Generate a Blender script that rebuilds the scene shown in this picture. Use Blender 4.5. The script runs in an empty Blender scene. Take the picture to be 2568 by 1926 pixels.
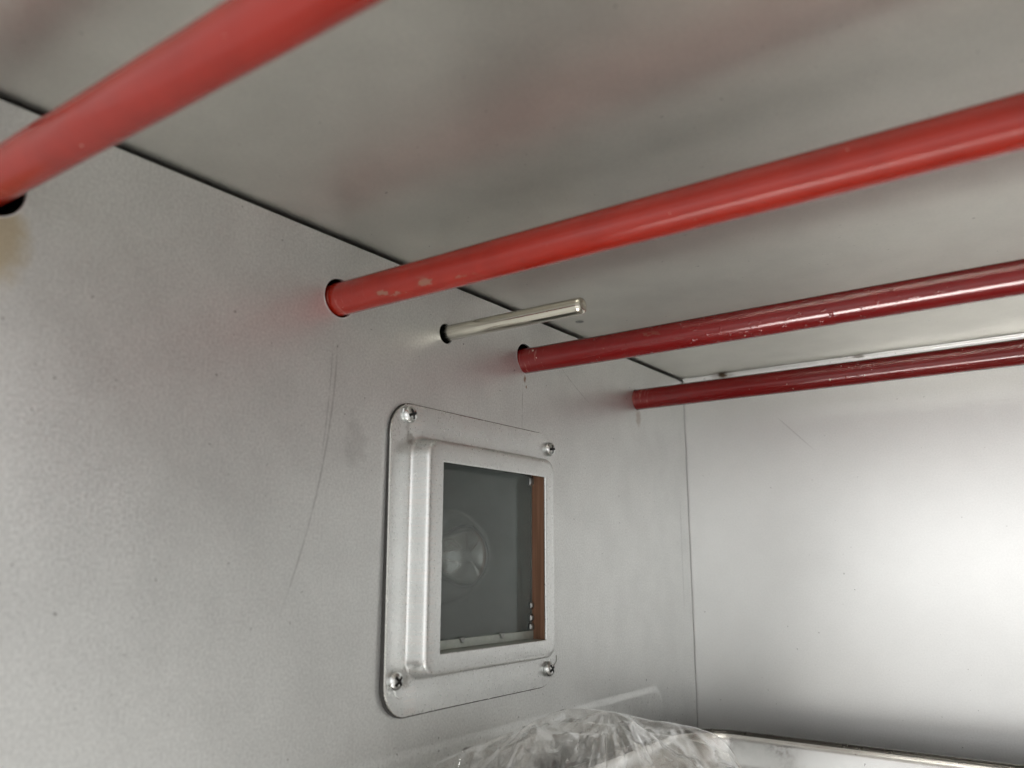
import bpy, bmesh, math, random
from mathutils import Vector, Matrix, noise
random.seed(7)
PI = math.pi
scene = bpy.context.scene
COL = scene.collection

# ------------------------------------------------------------------ camera
cam_d = bpy.data.cameras.new('camera')
cam = bpy.data.objects.new('camera', cam_d)
COL.objects.link(cam)
RIGHT = Vector((0.8105, 0.5857, 0.0021)).normalized()
FWD = Vector((-0.5728, 0.7919, 0.2115)).normalized()
UP = RIGHT.cross(FWD).normalized()
RIGHT = FWD.cross(UP).normalized()
CAM = Vector((0.21798, -0.49295, -0.11713))
cam.matrix_world = Matrix(((RIGHT.x, UP.x, -FWD.x, CAM.x),
                           (RIGHT.y, UP.y, -FWD.y, CAM.y),
                           (RIGHT.z, UP.z, -FWD.z, CAM.z),
                           (0, 0, 0, 1)))
cam_d.sensor_fit = 'HORIZONTAL'
cam_d.sensor_width = 36.0
cam_d.lens = 28.92
cam_d.clip_start = 0.005
cam_d.clip_end = 50.0
cam_d.dof.use_dof = True
cam_d.dof.focus_distance = 0.37
cam_d.dof.aperture_fstop = 12.0
scene.camera = cam

# ------------------------------------------------------------------ light
world = bpy.data.worlds.new('World')
scene.world = world
world.use_nodes = True
bg = world.node_tree.nodes['Background']
bg.inputs['Color'].default_value = (1.0, 1.0, 0.985, 1)
bg.inputs['Strength'].default_value = 1.06

def area_lamp(name, loc, target, sx, sy, power, color):
    d = bpy.data.lights.new(name, 'AREA')
    d.shape = 'RECTANGLE'
    d.size = sx
    d.size_y = sy
    d.energy = power
    d.color = color
    o = bpy.data.objects.new(name, d)
    COL.objects.link(o)
    o.location = loc
    o.rotation_euler = (Vector(target) - Vector(loc)).to_track_quat('-Z', 'Y').to_euler()
    return o
# the room's lamp in front of the open oven
area_lamp('room_lamp', (0.14, -1.05, 0.75), (0.22, -0.35, -0.22), 0.7, 0.35, 46, (1.0, 0.985, 0.96))
# added broad lamp straight ahead of the opening, brightens the back wall
area_lamp('front_fill', (0.20, -1.70, -0.20), (0.18, 0.0, -0.11), 2.2, 1.0, 4.0, (0.98, 0.99, 1.0))

scene.render.engine = 'CYCLES'
scene.cycles.max_bounces = 9
scene.cycles.glossy_bounces = 6
scene.cycles.diffuse_bounces = 3
scene.cycles.transparent_max_bounces = 16
scene.cycles.transmission_bounces = 4
scene.cycles.caustics_reflective = True
scene.view_settings.view_transform = 'Standard'
scene.view_settings.look = 'None'
scene.view_settings.exposure = 0.0
scene.view_settings.gamma = 1.0
scene.view_settings.use_curve_mapping = False

# ------------------------------------------------------------------ node helpers
class NT:
    def __init__(self, name):
        self.m = bpy.data.materials.new(name)
        self.m.use_nodes = True
        self.t = self.m.node_tree
        self.b = self.t.nodes['Principled BSDF']
        self.out = self.t.nodes['Material Output']
        self.co = self.t.nodes.new('ShaderNodeTexCoord').outputs['Object']
        self._sep = None
        self.cache = {}
    def put(self, sock, v):
        if isinstance(v, bpy.types.NodeSocket):
            self.t.links.new(v, sock)
        elif isinstance(v, (tuple, list)) and len(v) == 3 and sock.type == 'RGBA':
            sock.default_value = (*v, 1)
        else:
            sock.default_value = v
    def set(self, **kw):
        for k, v in kw.items():
            self.put(self.b.inputs[k.replace('_', ' ')], v)
    def math(self, op, a, b=0.0, c=None, clamp=False):
        n = self.t.nodes.new('ShaderNodeMath')
        n.operation = op
        n.use_clamp = clamp
        self.put(n.inputs[0], a)
        self.put(n.inputs[1], b)
        if c is not None:
            self.put(n.inputs[2], c)
        return n.outputs[0]
    def noise(self, scale, detail=3, rough=0.55, co=None, stretch=None, dist=0.0):
        key = (scale, detail, rough, stretch, dist, co.as_pointer() if co else 0)
        if key in self.cache:
            return self.cache[key]
        n = self.t.nodes.new('ShaderNodeTexNoise')
        n.inputs['Scale'].default_value = scale
        n.inputs['Detail'].default_value = detail
        n.inputs['Roughness'].default_value = rough
        n.inputs['Distortion'].default_value = dist
        src = co or self.co
        if stretch:
            mp = self.t.nodes.new('ShaderNodeMapping')
            mp.inputs['Scale'].default_value = stretch
            self.put(mp.inputs['Vector'], src)
            src = mp.outputs[0]
        self.put(n.inputs['Vector'], src)
        self.cache[key] = n.outputs['Fac']
        return n.outputs['Fac']
    def vor(self, scale):
        n = self.t.nodes.new('ShaderNodeTexVoronoi')
        n.inputs['Scale'].default_value = scale
        self.put(n.inputs['Vector'], self.co)
        return n.outputs['Distance']
    def ramp(self, f, lo, hi, a=0.0, b=1.0):
        n = self.t.nodes.new('ShaderNodeMapRange')
        n.interpolation_type = 'SMOOTHSTEP'
        self.put(n.inputs['Value'], f)
        for k, v in (('From Min', lo), ('From Max', hi), ('To Min', a), ('To Max', b)):
            self.put(n.inputs[k], v)
        return n.outputs[0]
    def mix(self, f, a, b):
        n = self.t.nodes.new('ShaderNodeMix')
        n.data_type = 'RGBA'
        self.put(n.inputs['Factor'], f)
        self.put(n.inputs[6], a)
        self.put(n.inputs[7], b)
        return n.outputs[2]
    def xyz(self):
        if self._sep is None:
            n = self.t.nodes.new('ShaderNodeSeparateXYZ')
            self.put(n.inputs[0], self.co)
            self._sep = n.outputs
        return self._sep
    def bump(self, h, strength, dist):
        n = self.t.nodes.new('ShaderNodeBump')
        n.inputs['Strength'].default_value = strength
        n.inputs['Distance'].default_value = dist
        self.put(n.inputs['Height'], h)
        self.put(self.b.inputs['Normal'], n.outputs[0])
    def blob(self, p, r, wob=0.5, nscale=500):
        """soft irregular stain round a point: 1 inside, 0 outside. p uses None for ignored axes, r per axis"""
        s = self.xyz()
        acc = None
        for i in range(3):
            if p[i] is None:
                continue
            d = self.math('DIVIDE', self.math('SUBTRACT', s[i], p[i]), r[i])
            d = self.math('MULTIPLY', d, d)
            acc = d if acc is None else self.math('ADD', acc, d)
        d = self.math('SQRT', acc)
        d = self.math('ADD', d, self.math('MULTIPLY', self.math('SUBTRACT', self.noise(nscale, 3), 0.5), wob * 2))
        return self.ramp(d, 0.35, 1.0, 1.0, 0.0)

def steel(name, base, rough, speckle=0.10, grain=700, streak=None, metallic=1.0, extra=None, bump=0.25, cloud_amp=0.035, specks=0.55):
    n = NT(name)
    g = n.noise(grain, 4, 0.7)
    cloud = n.noise(45, 3, 0.6)
    k = n.ramp(g, 0.3, 0.7, 1 - speckle, 1 + speckle)
    k = n.math('MULTIPLY', k, n.ramp(cloud, 0.3, 0.7, 1 - cloud_amp, 1 + cloud_amp))
    v = n.t.nodes.new('ShaderNodeVectorMath')
    v.operation = 'SCALE'
    v.inputs[0].default_value = base
    n.put(v.inputs['Scale'], k)
    colr = v.outputs[0]
    r = n.ramp(g, 0.3, 0.7, rough - 0.05, rough + 0.06)
    # small dark specks
    spk = n.ramp(n.noise(420, 2, 0.5), 0.735, 0.76, 0.0, specks)
    colr = n.mix(spk, colr, (0.07, 0.065, 0.06))
    if extra:
        colr, r = extra(n, colr, r)
    n.set(Base_Color=colr, Roughness=r, Metallic=metallic)
    n.bump(g, bump, 0.00012)
    return n.m

def simple(name, base, rough, metallic=0.0, var=0.12, scale=300, bump=0.0):
    n = NT(name)
    g = n.noise(scale, 4, 0.65)
    v = n.t.nodes.new('ShaderNodeVectorMath')
    v.operation = 'SCALE'
    v.inputs[0].default_value = base
    n.put(v.inputs['Scale'], n.ramp(g, 0.25, 0.75, 1 - var, 1 + var))
    n.set(Base_Color=v.outputs[0], Roughness=n.ramp(g, 0.25, 0.75, rough * 0.85, min(1, rough * 1.15)), Metallic=metallic)
    if bump:
        n.bump(g, bump, 0.0002)
    return n.m

# ------------------------------------------------------------------ materials
def wall_marks(n, c, r):
    s = n.xyz()
    y, z = s[1], s[2]
    # rust running below the nearest hole, traces below the others
    rust = n.blob((None, -0.4125, -0.0385), (1, 0.0105, 0.0175), 0.35, 160)
    c = n.mix(n.math('MULTIPLY', rust, 0.55), c, (0.50, 0.37, 0.13))
    for (py, pz, ry, rz, a) in ((-0.0655, -0.0345, 0.004, 0.007, 0.35), (-0.1812, -0.0325, 0.0012, 0.0022, 0.8),
                                (-0.1800, -0.0360, 0.0007, 0.0010, 0.8)):
        c = n.mix(n.math('MULTIPLY', n.blob((None, py, pz), (1, ry, rz), 0.5, 500), a), c, (0.22, 0.10, 0.03))
    # one long curved scratch and some short ones
    def scratch(a0, a1, a2, z0, z1, w, amt, c):
        zz = n.math('SUBTRACT', z, z0)
        f = n.math('ADD', n.math('MULTIPLY', n.math('ADD', n.math('MULTIPLY', zz, a2), a1), zz), a0)
        d = n.math('ABSOLUTE', n.math('SUBTRACT', y, f))
        m = n.ramp(d, w * 0.3, w, 1.0, 0.0)
        hi, lo = max(z0, z1), min(z0, z1)
        m = n.math('MULTIPLY', m, n.ramp(z, lo, lo + (hi - lo) * 0.25))
        m = n.math('MULTIPLY', m, n.ramp(z, hi - (hi - lo) * 0.2, hi, 1.0, 0.0))
        m = n.math('MULTIPLY', m, n.ramp(n.noise(160, 2), 0.3, 0.6, 0.35, 1.0))
        return n.mix(n.math('MULTIPLY', m, amt), c, (0.10, 0.095, 0.09))
    c = scratch(-0.2985, -0.03, -2.2, -0.035, -0.140, 0.0006, 0.30, c)
    c = scratch(-0.3005, 0.0, -1.5, -0.040, -0.085, 0.0005, 0.22, c)
    c = scratch(-0.183, 0.03, 0.0, -0.036, -0.060, 0.0004, 0.35, c)
    c = scratch(-0.0125, 0.0, 0.0, -0.075, -0.15, 0.0008, 0.25, c)
    c = scratch(-0.150, -1.5, 30.0, -0.020, -0.036, 0.0005, 0.5, c)
    # smears near the window
    sm = n.blob((None, -0.288, -0.075), (1, 0.007, 0.012), 0.8, 160)
    c = n.mix(n.math('MULTIPLY', sm, 0.16), c, (0.15, 0.14, 0.13))
    # denser grime specks low on the wall
    g = n.ramp(n.noise(650, 2, 0.5), 0.66, 0.72, 0.0, 0.5)
    low = n.ramp(z, -0.200, -0.165, 1.0, 0.0)
    c = n.mix(n.math('MULTIPLY', g, low), c, (0.10, 0.09, 0.075))
    return c, r

def ceil_marks(n, c, r):
    for (px, py, rx, ry, a) in ((0.0285, -0.0040, 0.0042, 0.0022, 0.95), (0.0285, -0.0040, 0.010, 0.006, 0.35), (0.098, -0.0030, 0.005, 0.0011, 0.6)):
        c = n.mix(n.math('MULTIPLY', n.blob((px, py, None), (rx, ry, 1), 0.4, 500), a), c, (0.10, 0.055, 0.02))
    c = n.mix(n.math('MULTIPLY', n.blob((0.006, -0.262, None), (0.0012, 0.0030, 1), 0.6, 900), 0.8), c, (0.08, 0.07, 0.06))
    return c, r

def back_marks(n, c, r):
    s = n.xyz()
    d = n.math('ABSOLUTE', n.math('SUBTRACT', n.math('ADD', s[2], n.math('MULTIPLY', s[0], 1.05)), 0.032))
    m = n.math('MULTIPLY', n.ramp(d, 0.0001, 0.0005, 1.0, 0.0), n.math('MULTIPLY', n.ramp(s[2], -0.055, -0.045), n.ramp(s[2], -0.035, -0.03, 1.0, 0.0)))
    c = n.mix(n.math('MULTIPLY', m, 0.3), c, (0.2, 0.19, 0.18))
    for (px, rx, rz, a) in ((0.0280, 0.0040, 0.0024, 0.95), (0.0280, 0.010, 0.0060, 0.35), (0.1100, 0.0045, 0.0012, 0.7)):
        c = n.mix(n.math('MULTIPLY', n.blob((px, None, -0.0008), (rx, 1, rz), 0.3, 500), a), c, (0.09, 0.05, 0.02))
    return c, r

M = {}
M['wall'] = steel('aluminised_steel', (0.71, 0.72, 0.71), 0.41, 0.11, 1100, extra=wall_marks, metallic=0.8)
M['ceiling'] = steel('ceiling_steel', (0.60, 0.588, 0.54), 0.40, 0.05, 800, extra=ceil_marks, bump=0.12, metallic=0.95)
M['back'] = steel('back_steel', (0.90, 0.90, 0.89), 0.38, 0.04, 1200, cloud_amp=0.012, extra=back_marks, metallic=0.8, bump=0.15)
M['plain'] = steel('plain_steel', (0.78, 0.785, 0.78), 0.45, 0.06, 700, metallic=0.8)
M['hearth'] = simple('dark_hearth_steel', (0.16, 0.155, 0.145), 0.5, 0.7, 0.3, 60)  # kept dark so the floor bounces less light onto the lower walls
M['casing'] = simple('dark_casing', (0.02, 0.02, 0.02), 0.8)

def plate_marks(n, c, r):
    s = n.xyz()
    # boss's left flank: fine cross marks plus front light painted as paler tint
    st = n.noise(1.0, 3, 0.6, stretch=(20, 60, 1500))
    fl = n.math('MULTIPLY', n.ramp(s[1], -0.2620, -0.2600), n.ramp(s[1], -0.2550, -0.2530, 1.0, 0.0))
    c = n.mix(n.math('MULTIPLY', fl, n.ramp(st, 0.45, 0.65, 0.0, 0.35)), c, (0.80, 0.72, 0.68))
    for (py, pz, ry, rz, a) in ((-0.2605, -0.0705, 0.004, 0.003, 0.5), (-0.2600, -0.1600, 0.004, 0.003, 0.6), (-0.262, -0.0665, 0.0012, 0.006, 0.3)):
        c = n.mix(n.math('MULTIPLY', n.blob((None, py, pz), (1, ry, rz), 0.6, 500), a), c, (0.16, 0.14, 0.11))
    return c, r
M['plate'] = steel('stamped_plate_steel', (0.69, 0.70, 0.69), 0.31, 0.06, 1000, extra=plate_marks, specks=0.2, bump=0.04, metallic=0.8)
M['edge'] = simple('cut_edge_steel', (0.80, 0.79, 0.76), 0.25, 1.0, 0.06)
M['screw'] = simple('zinc_screw', (0.70, 0.71, 0.70), 0.24, 1.0, 0.10, 900)
M['probe'] = None

n = NT('brushed_probe_steel')
st = n.noise(1.0, 3, 0.6, stretch=(15, 1400, 1400))
n.set(Base_Color=n.mix(n.ramp(st, 0.35, 0.7), (0.52, 0.485, 0.41), (0.70, 0.675, 0.60)), Metallic=1.0,
      Roughness=n.ramp(st, 0.3, 0.7, 0.13, 0.24))
n.bump(st, 0.15, 0.0001)
M['probe'] = n.m

TUBES = [(-0.4150, -0.0243), (-0.2981, -0.0240), (-0.1807, -0.0236), (-0.0664, -0.0240)]   # y, z of each tube's axis
def tube_mat():
    n = NT('red_enamel')
    s = n.xyz()
    oi = n.t.nodes.new('ShaderNodeObjectInfo')
    add = n.t.nodes.new('ShaderNodeVectorMath')
    add.operation = 'ADD'
    n.put(add.inputs[0], n.co)
    comb = n.t.nodes.new('ShaderNodeCombineXYZ')
    n.put(comb.inputs[0], n.math('MULTIPLY', oi.outputs['Random'], 7.0))
    n.put(add.inputs[1], comb.outputs[0])
    co = add.outputs[0]
    mott = n.noise(60, 4, 0.6, co=co)
    # falloff of light with depth painted in: front tubes orange-red, back tubes darker crimson
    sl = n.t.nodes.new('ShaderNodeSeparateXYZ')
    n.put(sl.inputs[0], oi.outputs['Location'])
    far_dim = n.math('GREATER_THAN', sl.outputs[1], -0.24)
    red = n.mix(n.ramp(mott, 0.3, 0.7), n.mix(far_dim, (0.25, 0.0125, 0.0052), (0.16, 0.0055, 0.0055)), n.mix(far_dim, (0.30, 0.0165, 0.0072), (0.19, 0.0075, 0.0070)))
    # wear: chips where a coarse noise allows them
    region = n.ramp(n.noise(16, 2, co=co, stretch=(1, 1.6, 1.6)), 0.60, 0.72)
    nearend = n.math('MULTIPLY', n.ramp(s[0], 0.012, 0.022), n.ramp(s[0], 0.05, 0.075, 1.0, 0.0))
    low = n.math('MULTIPLY', n.ramp(s[2], -0.0045, -0.0015, 1.0, 0.0), n.ramp(s[1], -0.006, -0.001, 1.0, 0.0))
    is2 = n.math('COMPARE', sl.outputs[1], TUBES[1][0], 0.02)
    is3 = n.math('COMPARE', sl.outputs[1], TUBES[2][0], 0.02)
    worn = n.math('MULTIPLY', n.math('MULTIPLY', nearend, low), is2)
    region = n.math('MAXIMUM', n.math('MULTIPLY', region, 0.75), worn)
    chip = n.noise(230, 4, 0.6, co=co, stretch=(0.45, 1, 1))
    chipm = n.math('MULTIPLY', n.ramp(n.math('ADD', chip, n.math('MULTIPLY', worn, 0.10)), 0.62, 0.66), region, clamp=True)
    fleck = n.ramp(n.noise(520, 2, 0.5, co=co), 0.755, 0.775, 0.0, 0.9)
    scuff = n.math('MULTIPLY', n.ramp(n.noise(1.0, 3, 0.6, co=co, stretch=(900, 120, 120)), 0.58, 0.72, 0.0, 0.3), n.ramp(s[0], 0.002, 0.02, 1.0, 0.0))
    colr = n.mix(scuff, red, (0.62, 0.30, 0.25))
    colr = n.mix(chipm, colr, (0.22, 0.15, 0.10))
    colr = n.mix(fleck, colr, (0.70, 0.52, 0.42))
    n.set(Base_Color=colr, Roughness=n.math('ADD', n.ramp(mott, 0.3, 0.7, 0.17, 0.23), n.math('MULTIPLY', chipm, 0.25)),
          Specular_IOR_Level=0.42, Metallic=0.0)
    blister = n.math('MULTIPLY', n.ramp(n.noise(330, 3, 0.55, co=co), 0.60, 0.68), n.math('MAXIMUM', n.ramp(n.noise(16, 2, co=co, stretch=(1, 1.6, 1.6)), 0.54, 0.62), n.math('MULTIPLY', is3, n.math('MULTIPLY', n.ramp(s[0], 0.06, 0.09), n.ramp(s[0], 0.16, 0.19, 1.0, 0.0)))))
    h = n.math('SUBTRACT', n.math('MULTIPLY', blister, 0.8), n.math('MULTIPLY', chipm, 0.6))
    h = n.math('ADD', h, n.math('MULTIPLY', n.noise(120, 2, co=co, stretch=(0.3, 1, 1)), 0.03))
    n.bump(h, 0.5, 0.0005)
    return n.m
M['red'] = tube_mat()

M['gasket'] = None
n = NT('copper_gasket')
st = n.noise(1.0, 4, 0.6, stretch=(900, 900, 14))
n.set(Base_Color=n.mix(n.ramp(st, 0.35, 0.7), (0.17, 0.085, 0.05), (0.29, 0.155, 0.095)), Roughness=0.5, Metallic=0.25)
M['gasket'] = n.m
M['housing'] = simple('lamp_housing_grey', (0.20, 0.215, 0.21), 0.6, 0.0, 0.12, 60)
M['lip'] = simple('pale_retaining_lip', (0.42, 0.45, 0.41), 0.4, 0.4, 0.12, 200)
M['clip'] = simple('glass_clip_steel', (0.34, 0.35, 0.34), 0.42, 0.9, 0.3, 500)
M['hole'] = simple('recess_black', (0.03, 0.028, 0.026), 0.6)  # flat black, also paints shade in the plate gap and screw recesses
M['ceramic'] = simple('lamp_socket_ceramic', (0.55, 0.53, 0.48), 0.5)
M['wire'] = simple('lamp_wire', (0.75, 0.74, 0.70), 0.2, 1.0)

def film(name, dust, dustcol, rough, tint=(1, 1, 1), ior=1.45, dscale=40, bumpscale=None, bstr=0.0, dvar=0.6, dblend='diffuse', gmul=1.0, crease=0.0):
    """thin clear sheet: straight transmission + Fresnel gloss + a light veil of dust"""
    n = NT(name)
    t = n.t
    t.nodes.remove(n.b)
    tr = t.nodes.new('ShaderNodeBsdfTransparent')
    tr.inputs['Color'].default_value = (*tint, 1)
    gl = t.nodes.new('ShaderNodeBsdfGlossy')
    gl.inputs['Roughness'].default_value = rough
    gl.inputs['Color'].default_value = (1, 1, 1, 1)
    fr = t.nodes.new('ShaderNodeFresnel')
    fr.inputs['IOR'].default_value = ior
    geo = t.nodes.new('ShaderNodeNewGeometry')
    if bumpscale:
        b = t.nodes.new('ShaderNodeBump')
        b.inputs['Strength'].default_value = bstr
        b.inputs['Distance'].default_value = 0.0006
        n.put(b.inputs['Height'], n.noise(bumpscale, 4, 0.6))
        n.put(gl.inputs['Normal'], b.outputs[0])
        n.put(fr.inputs['Normal'], b.outputs[0])
    df = t.nodes.new('ShaderNodeBsdfDiffuse')
    df.inputs['Color'].default_value = (*dustcol, 1)
    mx = t.nodes.new('ShaderNodeMixShader')
    fac = n.ramp(n.noise(dscale, 4, 0.6), 0.25, 0.75, dust * (1 - dvar), dust * (1 + dvar))
    if crease:   # highlights along sharp folds painted in as white
        fac = n.math('ADD', fac, n.ramp(geo.outputs['Pointiness'], 0.53, 0.57, 0.0, crease), clamp=True)
    n.put(mx.inputs[0], fac)
    t.links.new(tr.outputs[0], mx.inputs[1])
    if dblend == 'diffuse':
        t.links.new(df.outputs[0], mx.inputs[2])
    else:
        tl = t.nodes.new('ShaderNodeBsdfTranslucent')
        tl.inputs['Color'].default_value = (*dustcol, 1)
        m3 = t.nodes.new('ShaderNodeMixShader')
        m3.inputs[0].default_value = 0.5
        t.links.new(df.outputs[0], m3.inputs[1])
        t.links.new(tl.outputs[0], m3.inputs[2])
        t.links.new(m3.outputs[0], mx.inputs[2])
    m2 = t.nodes.new('ShaderNodeMixShader')
    # entering and leaving the sheet should reflect alike: undo the node's inside/outside IOR swap
    sw = t.nodes.new('ShaderNodeMix')
    sw.data_type = 'FLOAT'
    n.put(sw.inputs[0], geo.outputs['Backfacing'])
    sw.inputs[2].default_value = ior
    sw.inputs[3].default_value = 1.0 / ior
    n.put(fr.inputs['IOR'], sw.outputs[0])
    n.put(m2.inputs[0], n.math('MULTIPLY', fr.outputs[0], gmul, clamp=True))
    t.links.new(mx.outputs[0], m2.inputs[1])
    t.links.new(gl.outputs[0], m2.inputs[2])
    t.links.new(m2.outputs[0], n.out.inputs['Surface'])
    return n.m
M['pane'] = film('dusty_window_glass', 0.09, (0.36, 0.39, 0.375), 0.06, (0.91, 0.93, 0.92), 1.5, 25, gmul=0.45)
M['bulb'] = film('clear_bulb_glass', 0.03, (0.8, 0.82, 0.82), 0.015, (0.96, 0.97, 0.97), 1.5, 25, gmul=5.0)
M['film'] = film('clear_polythene', 0.025, (0.90, 0.90, 0.88), 0.04, (0.985, 0.985, 0.98), 1.5, 60, 300, 0.12, dblend='both', gmul=2.1, crease=0.5)

def tray_marks(n, c, r):
    s = n.xyz()
    # baked-on brown stain near the left end, thin vertical draw lines further right
    m = n.math('MULTIPLY', n.ramp(n.noise(130, 5, 0.7, stretch=(1.6, 1, 0.5)), 0.48, 0.66), n.math('MULTIPLY', n.ramp(s[0], 0.030, 0.05), n.ramp(s[0], 0.075, 0.095, 1.0, 0.0)))
    c = n.mix(n.math('MULTIPLY', m, 0.75), c, (0.20, 0.15, 0.10))
    ln = n.ramp(n.noise(1.0, 2, 0.5, stretch=(420, 3, 3)), 0.66, 0.70, 0.0, 0.6)
    ln = n.math('MULTIPLY', ln, n.ramp(s[0], 0.10, 0.12))
    c = n.mix(ln, c, (0.25, 0.25, 0.25))
    r = n.math('ADD', r, n.math('MULTIPLY', m, 0.3))
    return c, r
M['tray'] = steel('bright_tray_steel', (0.90, 0.895, 0.88), 0.18, 0.03, 500, extra=tray_marks, bump=0.06, metallic=0.8)
M['bead'] = simple('dark_rolled_bead', (0.13, 0.125, 0.115), 0.30, 1.0, 0.15, 200)

# ------------------------------------------------------------------ mesh helpers
def link(name, me, mat, parent=None):
    o = bpy.data.objects.new(name, me)
    COL.objects.link(o)
    if mat is not None and not me.materials:
        me.materials.append(mat)
    if parent is not None:
        o.parent = parent
    return o

def from_bm(name, bm, mat, parent=None, smooth=False):
    bmesh.ops.recalc_face_normals(bm, faces=bm.faces)
    me = bpy.data.meshes.new(name)
    bm.to_mesh(me)
    bm.free()
    if smooth:
        me.shade_smooth()
    return link(name, me, mat, parent)

def box_bm(x0, x1, y0, y1, z0, z1, bm=None):
    bm = bm or bmesh.new()
    v = [bm.verts.new((x, y, z)) for x in (x0, x1) for y in (y0, y1) for z in (z0, z1)]
    for f in ((0, 1, 3, 2), (4, 6, 7, 5), (0, 4, 5, 1), (2, 3, 7, 6), (0, 2, 6, 4), (1, 5, 7, 3)):
        bm.faces.new([v[i] for i in f])
    return bm

def loft(loops, closed=True, cap0=False, cap1=False, bm=None):
    bm = bm or bmesh.new()
    rows = [[bm.verts.new(p) for p in lp] for lp in loops]
    nn = len(rows[0])
    for a, b in zip(rows, rows[1:]):
        for i in range(nn if closed else nn - 1):
            j = (i + 1) % nn
            bm.faces.new((a[i], a[j], b[j], b[i]))
    if cap0:
        bm.faces.new(list(reversed(rows[0])))
    if cap1:
        bm.faces.new(rows[-1])
    return bm

def rrect(cy, cz, hy, hz, r, k=8, s=6):
    """rounded rectangle in the y/z plane; k points per corner, s per side"""
    pts = []
    r = max(1e-5, min(r, hy, hz))
    cs = ((1, 1, 0), (-1, 1, PI / 2), (-1, -1, PI), (1, -1, 1.5 * PI))
    arcs = []
    for sy, sz, a0 in cs:
        arcs.append([(cy + sy * (hy - r) + r * math.cos(a0 + PI / 2 * i / k), cz + sz * (hz - r) + r * math.sin(a0 + PI / 2 * i / k)) for i in range(k + 1)])
    for i, a in enumerate(arcs):
        pts += a
        b = arcs[(i + 1) % 4][0]
        for j in range(1, s):
            t = j / s
            pts.append((a[-1][0] * (1 - t) + b[0] * t, a[-1][1] * (1 - t) + b[1] * t))
    return pts

def tube_bm(path, rad, seg=12, caps=True, bm=None):
    loops = []
    up = Vector((0.13, 0.21, 0.97))
    for i, p in enumerate(path):
        p = Vector(p)
        d = (Vector(path[min(i + 1, len(path) - 1)]) - Vector(path[max(i - 1, 0)])).normalized()
        a = d.cross(up).normalized()
        b = d.cross(a)
        r = rad[i] if isinstance(rad, (list, tuple)) else rad
        loops.append([p + (a * math.cos(2 * PI * k / seg) + b * math.sin(2 * PI * k / seg)) * r for k in range(seg)])
    return loft(loops, True, caps, caps, bm)

def cut(o, cutters):
    for c in cutters:
        m = o.modifiers.new('cut', 'BOOLEAN')
        m.operation = 'DIFFERENCE'
        m.solver = 'EXACT'
        m.object = c
    bpy.context.view_layer.update()
    dg = bpy.context.evaluated_depsgraph_get()
    me = bpy.data.meshes.new_from_object(o.evaluated_get(dg))
    o.modifiers.clear()
    o.data = me
    for c in cutters:
        cm = c.data
        bpy.data.objects.remove(c)
        bpy.data.meshes.remove(cm)

def empty(name, loc):
    o = bpy.data.objects.new(name, None)
    COL.objects.link(o)
    o.location = loc
    o.empty_display_size = 0.01
    return o

def tag(o, label, cat, group=None):
    o['label'] = label
    o['category'] = cat
    if group:
        o['group'] = group
    return o

def struct(o):
    o['kind'] = 'structure'
    return o

# ------------------------------------------------------------------ the oven cavity
FRONT, RIGHTX, FLOOR = -0.455, 0.62, -0.232
PROBE = (-0.2391, -0.0234)
PCY, PCZ = -0.2150, -0.1145          # lamp cover centre

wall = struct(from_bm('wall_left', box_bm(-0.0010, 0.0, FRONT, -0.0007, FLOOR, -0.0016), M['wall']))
cutters = []
def cyl_cut(y, z, r):
    bm = bmesh.new()
    bmesh.ops.create_cone(bm, cap_ends=True, segments=48, radius1=r, radius2=r, depth=0.02, matrix=Matrix.Translation((0, y, z)) @ Matrix.Rotation(PI / 2, 4, 'Y'))
    return from_bm('cutter', bm, None)
HOLES = [(-0.4140, -0.0250, 0.0076), (-0.2984, -0.0236, 0.00715), (-0.1809, -0.0220, 0.0068), (-0.0664, -0.0240, 0.0063), (-0.2389, -0.0234, 0.0043)]
for y, z, r in HOLES:
    cutters.append(cyl_cut(y, z, r))
cutters.append(from_bm('cutter', box_bm(-0.02, 0.02, PCY - 0.040, PCY + 0.040, PCZ - 0.040, PCZ + 0.040), None))
cut(wall, cutters)
for y, z, r in HOLES[:3]:
    loops = []
    for rr, x in ((r + 0.00002, 0.00002), (r + 0.00005, 0.00012), (r + 0.00035, 0.00012), (r + 0.0005, 0.00002)):
        loops.append([(x, y + rr * math.cos(2 * PI * k / 40), z + rr * math.sin(2 * PI * k / 40)) for k in range(40)])
    from_bm('hole_rim', loft(loops), M['plain'], wall, True)

# edge of tray-reflected light, shaped as a ledge low on the left wall
def ridge():
    y0, y1, zt, zb = -0.452, -0.0455, -0.1835, -0.2310
    loops = []
    for i in range(9):
        t = i / 8
        inset = 0.0042 * t
        h = 0.00005 + 0.00045 * (3 * t * t - 2 * t ** 3)
        cy, hy = (y0 + y1) / 2, (y1 - y0) / 2 - inset
        cz, hz = (zt + zb) / 2, (zt - zb) / 2 - inset
        loops.append([(h, a, b) for a, b in rrect(cy, cz, hy, hz, 0.013 - inset * 0.7, 10, 10)])
    return loft(loops, True, False, True)
from_bm('caustic_ridge', ridge(), M['wall'], wall, True)

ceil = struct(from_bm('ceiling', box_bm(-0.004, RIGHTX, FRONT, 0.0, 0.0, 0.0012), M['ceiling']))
bm = bmesh.new()
bmesh.ops.create_uvsphere(bm, u_segments=20, v_segments=10, radius=0.0022, matrix=Matrix.Translation((0.0142, -0.1539, 0.0001)) @ Matrix.Diagonal((1, 1, 0.28, 1)))
from_bm('rivet', bm, M['clip'], ceil, True)
back = struct(from_bm('wall_back', box_bm(-0.003, RIGHTX, 0.0, 0.0012, FLOOR, -0.0006), M['back']))
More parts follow.
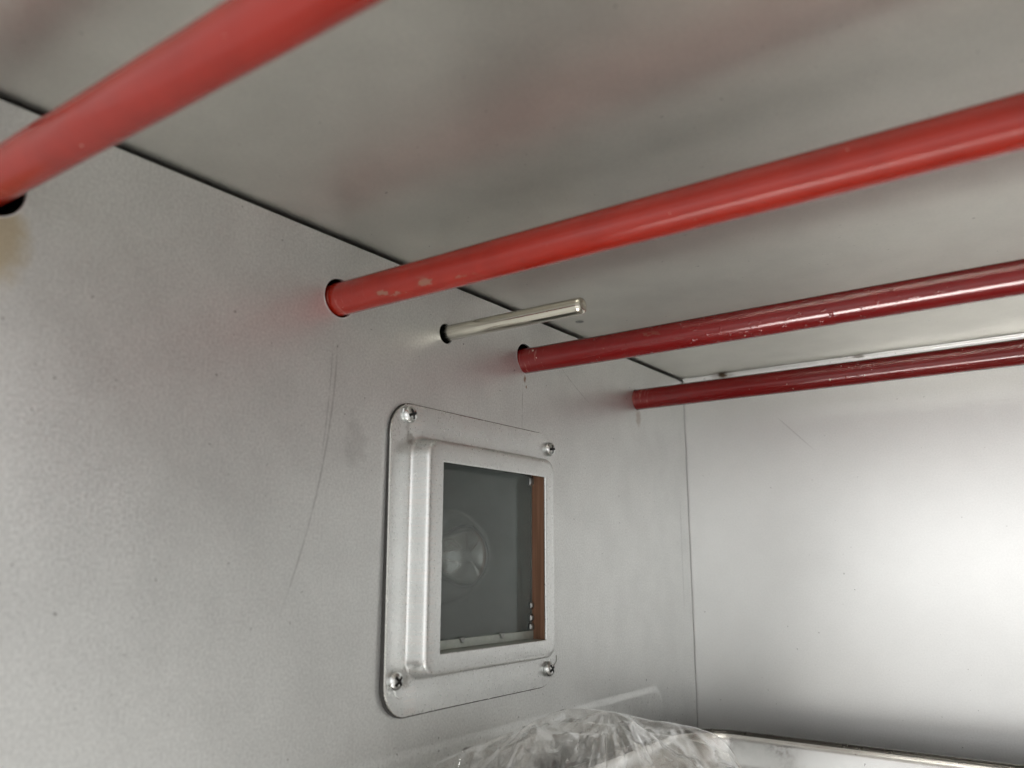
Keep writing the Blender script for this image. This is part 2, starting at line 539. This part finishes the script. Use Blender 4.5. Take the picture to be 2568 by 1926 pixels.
# folded flange of the back wall's top edge under the ceiling, slightly waved
loops = []
for i in range(41):
    x = 0.0012 + (RIGHTX - 0.002) * i / 40
    w = 0.0006 * noise.noise((x * 22, 3.1, 0))
    yy = -0.0034 + w
    loops.append([(x, yy, -0.0002), (x, yy, -0.0010), (x, yy + 0.0018, -0.0012 - abs(w) * 0.3), (x, -0.0018, -0.0022), (x, -0.0004, -0.0046), (x, -0.0001, -0.0075)])
from_bm('top_flange', loft(loops, False), M['back'], back, True)
struct(from_bm('wall_right', box_bm(RIGHTX + 0.0005, RIGHTX + 0.002, FRONT, 0.0, FLOOR, 0.0), M['plain']))
struct(from_bm('floor', box_bm(-0.003, RIGHTX + 0.002, FRONT, 0.0, FLOOR - 0.002, FLOOR - 0.0005), M['hearth']))
# dark insulated casing round the cavity, open only at the front
def casing():
    bm = bmesh.new()
    X0, X1, Y1, Z0, Z1 = -0.12, RIGHTX + 0.08, 0.08, FLOOR - 0.08, 0.08
    o = [(X0, Z0), (X1, Z0), (X1, Z1), (X0, Z1)]
    i = [(-0.0005, FLOOR - 0.001), (RIGHTX + 0.001, FLOOR - 0.001), (RIGHTX + 0.001, 0.0006), (-0.0005, 0.0006)]
    vb = [bm.verts.new((x, Y1, z)) for x, z in o]
    vf = [bm.verts.new((x, FRONT - 0.002, z)) for x, z in o]
    vi = [bm.verts.new((x, FRONT - 0.002, z)) for x, z in i]
    bm.faces.new(vb)
    for k in range(4):
        j = (k + 1) % 4
        bm.faces.new((vb[k], vb[j], vf[j], vf[k]))
        bm.faces.new((vf[k], vf[j], vi[j], vi[k]))
    return bm
struct(from_bm('outer_casing', casing(), M['casing']))

# ------------------------------------------------------------------ red heating tubes
TL = ['thick out-of-focus red heating tube nearest the camera, crossing the top left corner',
      'long red heating tube with scraped paint by its hole, left of the steel probe',
      'dark red glossy heating tube with blistered paint, right of the steel probe',
      'thinnest looking dark red heating tube, running along the pale back wall']
for k, (y, z) in enumerate(TUBES):
    L = RIGHTX + 0.02
    path, rad = [], []
    for i in range(121):
        x = -0.014 + (L + 0.014) * i / 120
        path.append((x, 0.0004 * noise.noise((x * 6, k * 5.3, 0)) * min(1, max(0, x * 20)), 0.0005 * noise.noise((x * 5, 9 + k * 3.7, 0)) * min(1, max(0, x * 20))))
        rad.append(0.0060 + 0.00004 * noise.noise((x * 60, k, 4)))
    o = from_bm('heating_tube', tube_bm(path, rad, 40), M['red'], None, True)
    o.location = (0, y, z)
    o.rotation_euler = (0, 0, 0)
    tag(o, TL[k], 'heating tube', 'red heating tubes under the ceiling')

# ------------------------------------------------------------------ temperature probe
path = [(-0.02, 0, 0), (0.0655, 0, 0)]
prof = [(-0.02, 0.0033), (0.02, 0.0033), (0.045, 0.0033), (0.0650, 0.0033), (0.0662, 0.00322), (0.0670, 0.0028), (0.0674, 0.0019), (0.0675, 0.0006)]
loops = [[(x, r * math.cos(2 * PI * i / 32), r * math.sin(2 * PI * i / 32)) for i in range(32)] for x, r in prof]
o = from_bm('temperature_probe', loft(loops, True, True, True), M['probe'], None, True)
o.location = (0, PROBE[0], PROBE[1])
tag(o, 'short bare steel probe rod sticking out of the wall between two red tubes', 'probe')

# ------------------------------------------------------------------ lamp window
lw = empty('lamp_window', (0, PCY, PCZ - 0.0575))
tag(lw, 'square stamped steel lamp cover with glass pane and four screws on the side wall', 'lamp cover')
lw_inv = Matrix.Translation((0, -PCY, -(PCZ - 0.0575)))
def lwpart(name, bm, mat, smooth=False, parent=None):
    o = from_bm(name, bm, mat, None, smooth)
    o.parent = parent or lw
    o.matrix_parent_inverse = lw_inv
    return o
H = 0.0100
def gap(y, z):
    a = max(0.0, (PCY - y) / 0.0565)
    b = min(1.0, max(0.0, (PCZ + 0.0575 - z) / 0.115))
    return 0.00035 + 0.0019 * a ** 3 * (0.25 + 0.75 * b) 
WY, WZ, WH = -0.21475, -0.11485, 0.03565    # opening centre and half size
BH = 0.0442                                 # boss half size at the base
prof = []
T = 0.0009
def boss(inset, x, r):
    return [(x + (gap(a, b) * 0.15 if x < 0.004 else 0.0), a, b) for a, b in rrect(PCY, PCZ, BH - inset, BH - inset, r)]
loops = [[(H - T, a, b) for a, b in rrect(WY, WZ, WH, WH, 0.0004)],
         [(H - 0.00012, a, b) for a, b in rrect(WY, WZ, WH, WH, 0.0004)],
         [(H, a, b) for a, b in rrect(WY, WZ, WH + 0.00015, WH + 0.00015, 0.0005)],
         [(H, a, b) for a, b in rrect(WY, WZ, WH + 0.0007, WH + 0.0007, 0.0007)],
         boss(0.0056, H, 0.0030), boss(0.0026, H, 0.0050), boss(0.0016, H - 0.0001, 0.0056), boss(0.0009, H - 0.0004, 0.0061), boss(0.0005, H - 0.0010, 0.0064),
         boss(0.0004, H - 0.0016, 0.0065), boss(0.0003, H - 0.0022, 0.0065), boss(-0.0001, 0.0028, 0.0068), boss(-0.0002, 0.0020, 0.0069), boss(-0.0005, 0.0013, 0.0072), boss(-0.0010, 0.0010, 0.0076), boss(-0.0018, 0.0010, 0.0082)]
def flange(hy, hz, r, x):
    return [(x + gap(a, b), a, b) for a, b in rrect(PCY, PCZ, hy, hz, r)]
loops += [[(T + 0.0001 + 0.2 * gap(a, b), a, b) for a, b in rrect(PCY, PCZ, BH + 0.0035, BH + 0.0035, 0.0115)]]
loops += [[(T + 0.0001 + 0.4 * gap(a, b), a, b) for a, b in rrect(PCY, PCZ, BH + 0.0055, BH + 0.0055, 0.0115)], flange(0.0530, 0.0540, 0.0115, T), flange(0.0555, 0.0565, 0.0115, T), flange(0.0563, 0.0573, 0.0115, T)]
lwpart('cover_plate', loft(loops), M['plate'], True)
edge = [flange(0.0563, 0.0573, 0.0115, T), flange(0.0565, 0.0575, 0.0117, T - 0.0001), flange(0.0565, 0.0575, 0.0117, 0.0), flange(0.0500, 0.0510, 0.0117, 0.0)]
lwpart('plate_edge', loft(edge), M['edge'])

gap_shade = [[(0.00005, a, b) for a, b in rrect(PCY, PCZ, 0.05665, 0.0579, 0.0119)], flange(0.05665, 0.0579, 0.0119, 0.00002), flange(0.0555, 0.0565, 0.0114, 0.00004)]
lwpart('gap_shade', loft(gap_shade), M['hole'])  # black ring added for the shade in the gap behind the plate

# gasket frame (copper brown) behind the boss, right side seen through the opening
gx0, gx1 = 0.0018, H - T - 0.0002
bm = box_bm(gx0, gx1, WY + WH + 0.0008, WY + WH + 0.0030, WZ - WH - 0.002, WZ + WH + 0.002)
lwpart('gasket', bm, M['gasket'])
bm = box_bm(gx1 - 0.0022, gx1 - 0.0001, WY + WH + 0.0002, WY + WH + 0.0007, WZ - WH - 0.002, WZ + WH + 0.002)
lwpart('gasket', bm, M['gasket'])
bm = box_bm(gx0, gx1, WY - WH - 0.0030, WY - WH - 0.0008, WZ - WH - 0.002, WZ + WH + 0.002)
lwpart('gasket', bm, M['gasket'])
# pane with its pale edge, lip and clips
gy0, gy1, gz0, gz1 = WY - WH - 0.004, WY + WH + 0.0006, WZ - WH + 0.0036, WZ + WH + 0.003
pane = lwpart('glass_pane', box_bm(0.00150, 0.00155, gy0, gy1, gz0, gz1), M['pane'])
lwpart('pane_edge', box_bm(0.0016, 0.0022, gy1 - 0.0007, gy1 + 0.0001, gz0 + 0.0125, gz1 - 0.0068), M['ceramic'], False, pane)
lwpart('retaining_lip', box_bm(0.0004, 0.0024, gy0, gy1 + 0.0004, gz0 - 0.0034, gz0), M['lip'])
lwpart('sill', box_bm(0.0012, gx1, gy0, gy1 + 0.0004, gz0 - 0.0050, gz0 - 0.0036), M['lip'])
lwpart('head', box_bm(0.0004, gx1, gy0, gy1 + 0.0004, WZ + WH + 0.0012, WZ + WH + 0.0026), M['hole'])
for cy in (gy1 - 0.0500, gy1 - 0.0235):
    lp = []
    for x, w, zt, zb in ((0.00245, 0.0020, 0.0006, -0.0018), (0.0030, 0.0015, 0.0003, -0.0013)):
        lp.append([(x, cy - w, gz0 + zt), (x, cy + w, gz0 + zt), (x, cy + w * 0.35, gz0 + zb), (x, cy - w * 0.35, gz0 + zb)])
    lwpart('clip', loft(lp, True, True, True), M['clip'])
for z0, hh, w in ((gz1 - 0.0065, 0.0040, 0.0022), (gz0 + 0.0095, 0.0028, 0.0016), (gz0 + 0.0040, 0.0030, 0.0016), (gz0 + 0.0002, 0.0030, 0.0020)):
    lp = []
    for x, k in ((0.0016, 1.0), (0.0026, 0.95), (0.0032, 0.55)):
        lp.append([(x, a, b) for a, b in rrect(gy1 - 0.0010, z0 + hh / 2, w * k * 0.8, hh / 2 * k, 0.0006, 4, 2)])
    lwpart('clip', loft(lp, True, True, True), M['clip'], True)
# housing box behind the wall
def housing():
    bm = bmesh.new()
    a, b = [], []
    loops = []
    for x, h, r in ((-0.0012, 0.0435, 0.006), (-0.012, 0.0433, 0.010), (-0.024, 0.0428, 0.014), (-0.036, 0.0415, 0.018), (-0.046, 0.0390, 0.021), (-0.054, 0.0345, 0.022), (-0.059, 0.0280, 0.020), (-0.062, 0.018, 0.014), (-0.063, 0.008, 0.007)):
        loops.append([(x, p, q) for p, q in rrect(PCY, PCZ, h, h, r)])
    return loft(loops, True, False, True, bm)
lwpart('lamp_housing', housing(), M['housing'], True)

# screws
def screw_mesh():
    prof = [(0.0033, 0.0), (0.0034, 0.0006), (0.0033, 0.0012), (0.0030, 0.0018), (0.0024, 0.0023), (0.0016, 0.0026), (0.0008, 0.00275)]
    loops = [[(x, r * math.cos(2 * PI * k / 36), r * math.sin(2 * PI * k / 36)) for k in range(36)] for r, x in prof]
    o = from_bm('screw', loft(loops, True, True, True), M['screw'])
    cs = []
    for a in (0, PI / 2):
        lp = []
        for x, l, w in ((0.0007, 0.0012, 0.00035), (0.0040, 0.0030, 0.00070)):
            lp.append([(x, l * math.cos(a) * s1 - w * math.sin(a) * s2, l * math.sin(a) * s1 + w * math.cos(a) * s2) for s1, s2 in ((1, 1), (-1, 1), (-1, -1), (1, -1))])
        cs.append(from_bm('cutter', loft(lp, True, True, True), None))
    cut(o, cs)
    me = o.data
    bpy.data.objects.remove(o)
    if not me.materials:
        me.materials.append(M['screw'])
    if len(me.materials) < 2:
        me.materials.append(M['hole'])
    for p in me.polygons:      # shade of the cross recess painted as dark faces
        c = p.center
        p.material_index = 1 if (math.hypot(c.y, c.z) < 0.0030 and c.x > 0.0004 and p.normal.x < 0.55) or (c.x < 0.0012 and math.hypot(c.y, c.z) < 0.0025 and p.normal.x > 0.5) else 0
    me.shade_smooth()
    me.set_sharp_from_angle(angle=math.radians(35))
    return me
SCREW = screw_mesh()
SP = [(-0.2621, -0.0615, 0.35), (-0.1634, -0.0641, 0.15), (-0.2668, -0.1587, 0.75), (-0.1653, -0.1645, 0.55)]
def burr(points, w, parent, name='burr'):
    """thin curled sliver of metal"""
    lp = []
    for i, p in enumerate(points):
        t = i / (len(points) - 1)
        ww = w * (1 - 0.8 * t)
        p = Vector(p)
        lp.append([p + Vector((0.0001, 0, 0)), p + Vector((ww, ww * 0.3, 0)), p + Vector((ww, ww * 0.3 + 0.00015, 0.00012)), p + Vector((0.0001, 0.0002, 0.0002))])
    return from_bm(name, loft(lp, True, True, True), M['screw'], parent)
for i, (y, z, a) in enumerate(SP):
    s = link('screw', SCREW, None, lw)
    s.parent = lw
    s.matrix_parent_inverse = lw_inv
    s.location = (T + gap(y, z) + 0.0001, y, z)
    s.rotation_euler = (a, random.uniform(-0.06, 0.06), random.uniform(-0.06, 0.06))
    if i == 0:
        burr([(0.0004, -0.0034, 0.0016), (0.0008, -0.0032, 0.0030), (0.0010, -0.0020, 0.0042), (0.0010, -0.0006, 0.0044)], 0.0007, s)
    if i == 2:
        burr([(0.0004, -0.0034, 0.0008), (0.0009, -0.0040, 0.0022), (0.0010, -0.0030, 0.0034), (0.0010, -0.0014, 0.0040)], 0.0007, s)
        burr([(0.0003, -0.0030, -0.0020), (0.0010, -0.0040, -0.0038), (0.0012, -0.0032, -0.0056), (0.0016, -0.0018, -0.0064)], 0.0009, s)
    if i == 3:
        burr([(0.0022, 0.0010, 0.0006), (0.0030, 0.0034, 0.0014), (0.0026, 0.0056, 0.0030), (0.0016, 0.0060, 0.0016)], 0.0008, s)

# ------------------------------------------------------------------ the bulb behind the pane
BX, BZ = -0.0290, -0.1145
BTIP = -0.1815
bulb = empty('light_bulb', (BX, BTIP - 0.075, BZ))
tag(bulb, 'clear glass light bulb lying sideways behind the lamp window', 'light bulb')
def lathe_y(prof, seg=40):
    return [[(r * math.cos(2 * PI * k / seg), y, r * math.sin(2 * PI * k / seg)) for k in range(seg)] for y, r in prof]
R = 0.0215
yc = 0.075 - R
prof = [(0.006, 0.0115), (0.020, 0.0120), (0.028, 0.0135), (0.036, 0.0172)]
for i in range(17):
    a = math.radians(140 - 140 * i / 16)
    prof.append((yc + R * math.cos(a), max(0.0002, R * math.sin(a))))
prof = sorted(prof[:3] + [q for q in prof[4:] if q[0] > 0.033])
from_bm('glass_globe', loft(lathe_y(prof), True, False, True), M['bulb'], bulb, True)
prof = [(0.010, 0.0085), (0.022, 0.0070), (0.030, 0.0050), (0.036, 0.0042), (0.044, 0.0046), (0.0475, 0.0062), (0.0490, 0.0058), (0.0492, 0.0030), (0.0500, 0.0004)]
from_bm('glass_stem', loft(lathe_y(prof, 28), True, False, True), M['bulb'], bulb, True)
from_bm('screw_base', loft(lathe_y([(-0.020, 0.006), (-0.018, 0.012), (0.004, 0.0132), (0.008, 0.0128)], 28), True, True, True), M['wire'], bulb, True)
from_bm('socket', loft(lathe_y([(-0.036, 0.018), (-0.034, 0.0195), (-0.004, 0.0195), (-0.003, 0.0140)], 28), True, True, False), M['ceramic'], bulb, True)
pts = []
for i in range(60):
    t = i / 59
    a = PI * (0.15 + 1.7 * t)
    pts.append((0.0075 * math.cos(a) + 0.0004 * math.cos(i * 2.1), 0.057 + 0.0004 * math.sin(i * 2.1), 0.0075 * math.sin(a)))
from_bm('filament', tube_bm(pts, 0.00028, 5), M['wire'], bulb, True)
for a in (0.15, 0.75, 1.35, 1.85):
    e = (0.0075 * math.cos(PI * a), 0.057, 0.0075 * math.sin(PI * a))
    from_bm('support_wire', tube_bm([(0.0008 * math.cos(a * 3), 0.049, 0.0008 * math.sin(a * 3)), (e[0] * 0.5, 0.052, e[2] * 0.5), e], 0.00032, 6), M['wire'], bulb, True)

# ------------------------------------------------------------------ baking tray
RZ = -0.2035
tr = empty('baking_tray', (0.25, -0.27, FLOOR))
tag(tr, 'shiny steel baking tray with rolled dark rim on the oven floor', 'tray')
tx0, tx1, ty0, ty1 = 0.0140, 0.480, -0.445, -0.0480
def xyrect(inset, z, r=0.030):
    cx, cy = (tx0 + tx1) / 2, (ty0 + ty1) / 2
    return [(a - 0.25, b + 0.27 + 0.006 * (a - 0.02), z - FLOOR) for a, b in rrect(cx, cy, (tx1 - tx0) / 2 - inset, (ty1 - ty0) / 2 - inset, max(0.004, r - inset), 14, 24)]
loops = [xyrect(0.0042, RZ - 0.0012), xyrect(0.0052, RZ - 0.0020), xyrect(0.0062, RZ - 0.0045), xyrect(0.0085, RZ - 0.0140), xyrect(0.0110, RZ - 0.0215), xyrect(0.0150, RZ - 0.0250), xyrect(0.0200, RZ - 0.0258)]
from_bm('pan', loft(loops, True, False, True), M['tray'], tr, True)
loops = []
for i in range(15):
    a = -0.3 * PI + 1.65 * PI * i / 14
    loops.append(xyrect(0.0024 - 0.0024 * math.cos(a + PI) * 1.0, RZ - 0.0022 + 0.0024 * math.sin(a)))
from_bm('rim', loft(loops), M['bead'], tr, True)
loops = [xyrect(0.0022, RZ - 0.0040), xyrect(0.0045, RZ - 0.010), xyrect(0.0095, RZ - 0.0225), xyrect(0.0145, RZ - 0.0270), xyrect(0.0200, RZ - 0.0275)]
from_bm('outer_wall', loft(loops, True, False, True), M['bead'], tr, True)

# ------------------------------------------------------------------ crumpled polythene bag
def pix(px, py, x):
    """point on the plane X = x that the photograph shows at source pixel (px, py)"""
    k = 2568.0
    f = 28.92 / 36.0 * k
    d = RIGHT * ((px - k / 2) / f) - UP * ((py - 963.0) / f) + FWD
    return CAM + d * ((x - CAM.x) / d.x)
# crest of the crumpled bag, measured on the photograph and set at its own depths in the tray
CREST = [pix(*q) for q in ((1060, 1925, 0.0085), (1150, 1890, 0.010), (1240, 1855, 0.011), (1348, 1805, 0.013), (1382, 1787, 0.016), (1417, 1776, 0.022), (1466, 1776, 0.026), (1533, 1784, 0.030), (1581, 1793, 0.034),
                           (1635, 1807, 0.038), (1687, 1813, 0.043), (1740, 1823, 0.050), (1784, 1837, 0.056), (1818, 1857, 0.060), (1845, 1895, 0.064), (1862, 1930, 0.068))]
CL = [0.0]
for a, b in zip(CREST, CREST[1:]):
    CL.append(CL[-1] + (b - a).length)
def crest(u):
    s = u * CL[-1]
    for i in range(len(CL) - 1):
        if s <= CL[i + 1] or i == len(CL) - 2:
            t = (s - CL[i]) / (CL[i + 1] - CL[i])
            return CREST[i].lerp(CREST[i + 1], t)
def tri(t):
    return abs((t % 1.0) * 2 - 1) * 2 - 1
def crumple(p, seed, oct=4, f0=13.0, a0=0.0085):
    rnd = random.Random(seed)
    h, f, a = 0.0, f0, a0
    for o in range(oct):
        for j in range(2):
            th = rnd.uniform(0, PI)
            ph = rnd.uniform(0, 1)
            wob = 0.35 * noise.noise((p[0] * f * 0.6 + seed, p[1] * f * 0.6, o * 7.7))
            h += a * tri((p[0] * math.cos(th) + p[1] * math.sin(th)) * f + ph + wob)
        f *= 1.75
        a *= 0.46
    return h
def bag_sheet(seed, front, drop, off, nu=260, nv=120, amp=1.0, umin=0.0, umax=1.0, fan=None):
    bm = bmesh.new()
    fdir = Vector((0.42, -0.90, 0)).normalized()
    nrm = Vector((0.36, -0.75, 0.55)).normalized()
    rows = []
    for j in range(nv + 1):
        v = -0.25 + 1.25 * j / nv
        row = []
        for i in range(nu + 1):
            u = umin + (umax - umin) * i / nu
            c = crest(u) + off
            if v < 0:
                p = c + Vector((-0.006, 0.035, -0.05)) * (-v)
            else:
                p = c + fdir * (front * (v ** 0.9)) - Vector((0, 0, 1)) * (drop * v ** 1.3)
            s, t = u * CL[-1], v * 0.07
            env = min(1.0, abs(v) * 7 + 0.10)
            d = crumple((s, t), seed) * amp * env
            for (us, kk, am) in (fan or ()):
                du, dv = s - us * CL[-1], t + 0.001
                th = math.atan2(du, dv)
                rr = math.hypot(du, dv)
                d += am * tri(th * kk / PI + 0.4) * min(rr, 0.03) / 0.03 * math.exp(-(rr / 0.045) ** 2) * env
            row.append(bm.verts.new(p + nrm * d))
        rows.append(row)
    for a, b in zip(rows, rows[1:]):
        for i in range(nu):
            bm.faces.new((a[i], a[i + 1], b[i + 1], b[i]))
    return bm
bag = empty('plastic_bag', (0.05, -0.2, RZ - 0.02))
tag(bag, 'crumpled clear plastic bag bunched in the corner of the tray', 'plastic bag')
binv = Matrix.Translation((-0.05, 0.2, -(RZ - 0.02)))
FAN = ((0.36, 5, 0.004), (0.565, 7, 0.005), (0.78, 5, 0.003))
for seed, fr, dr, off, am, u0, u1 in ((3, 0.085, 0.055, Vector((0, 0, 0)), 1.0, 0.0, 1.0), (11, 0.075, 0.060, Vector((0.004, -0.006, -0.004)), 1.25, 0.0, 0.97)):
    o = from_bm('film_layer', bag_sheet(seed, fr, dr, off, amp=am, umin=u0, umax=u1, fan=FAN), M['film'], None, True)
    o.parent = bag
    o.matrix_parent_inverse = binv
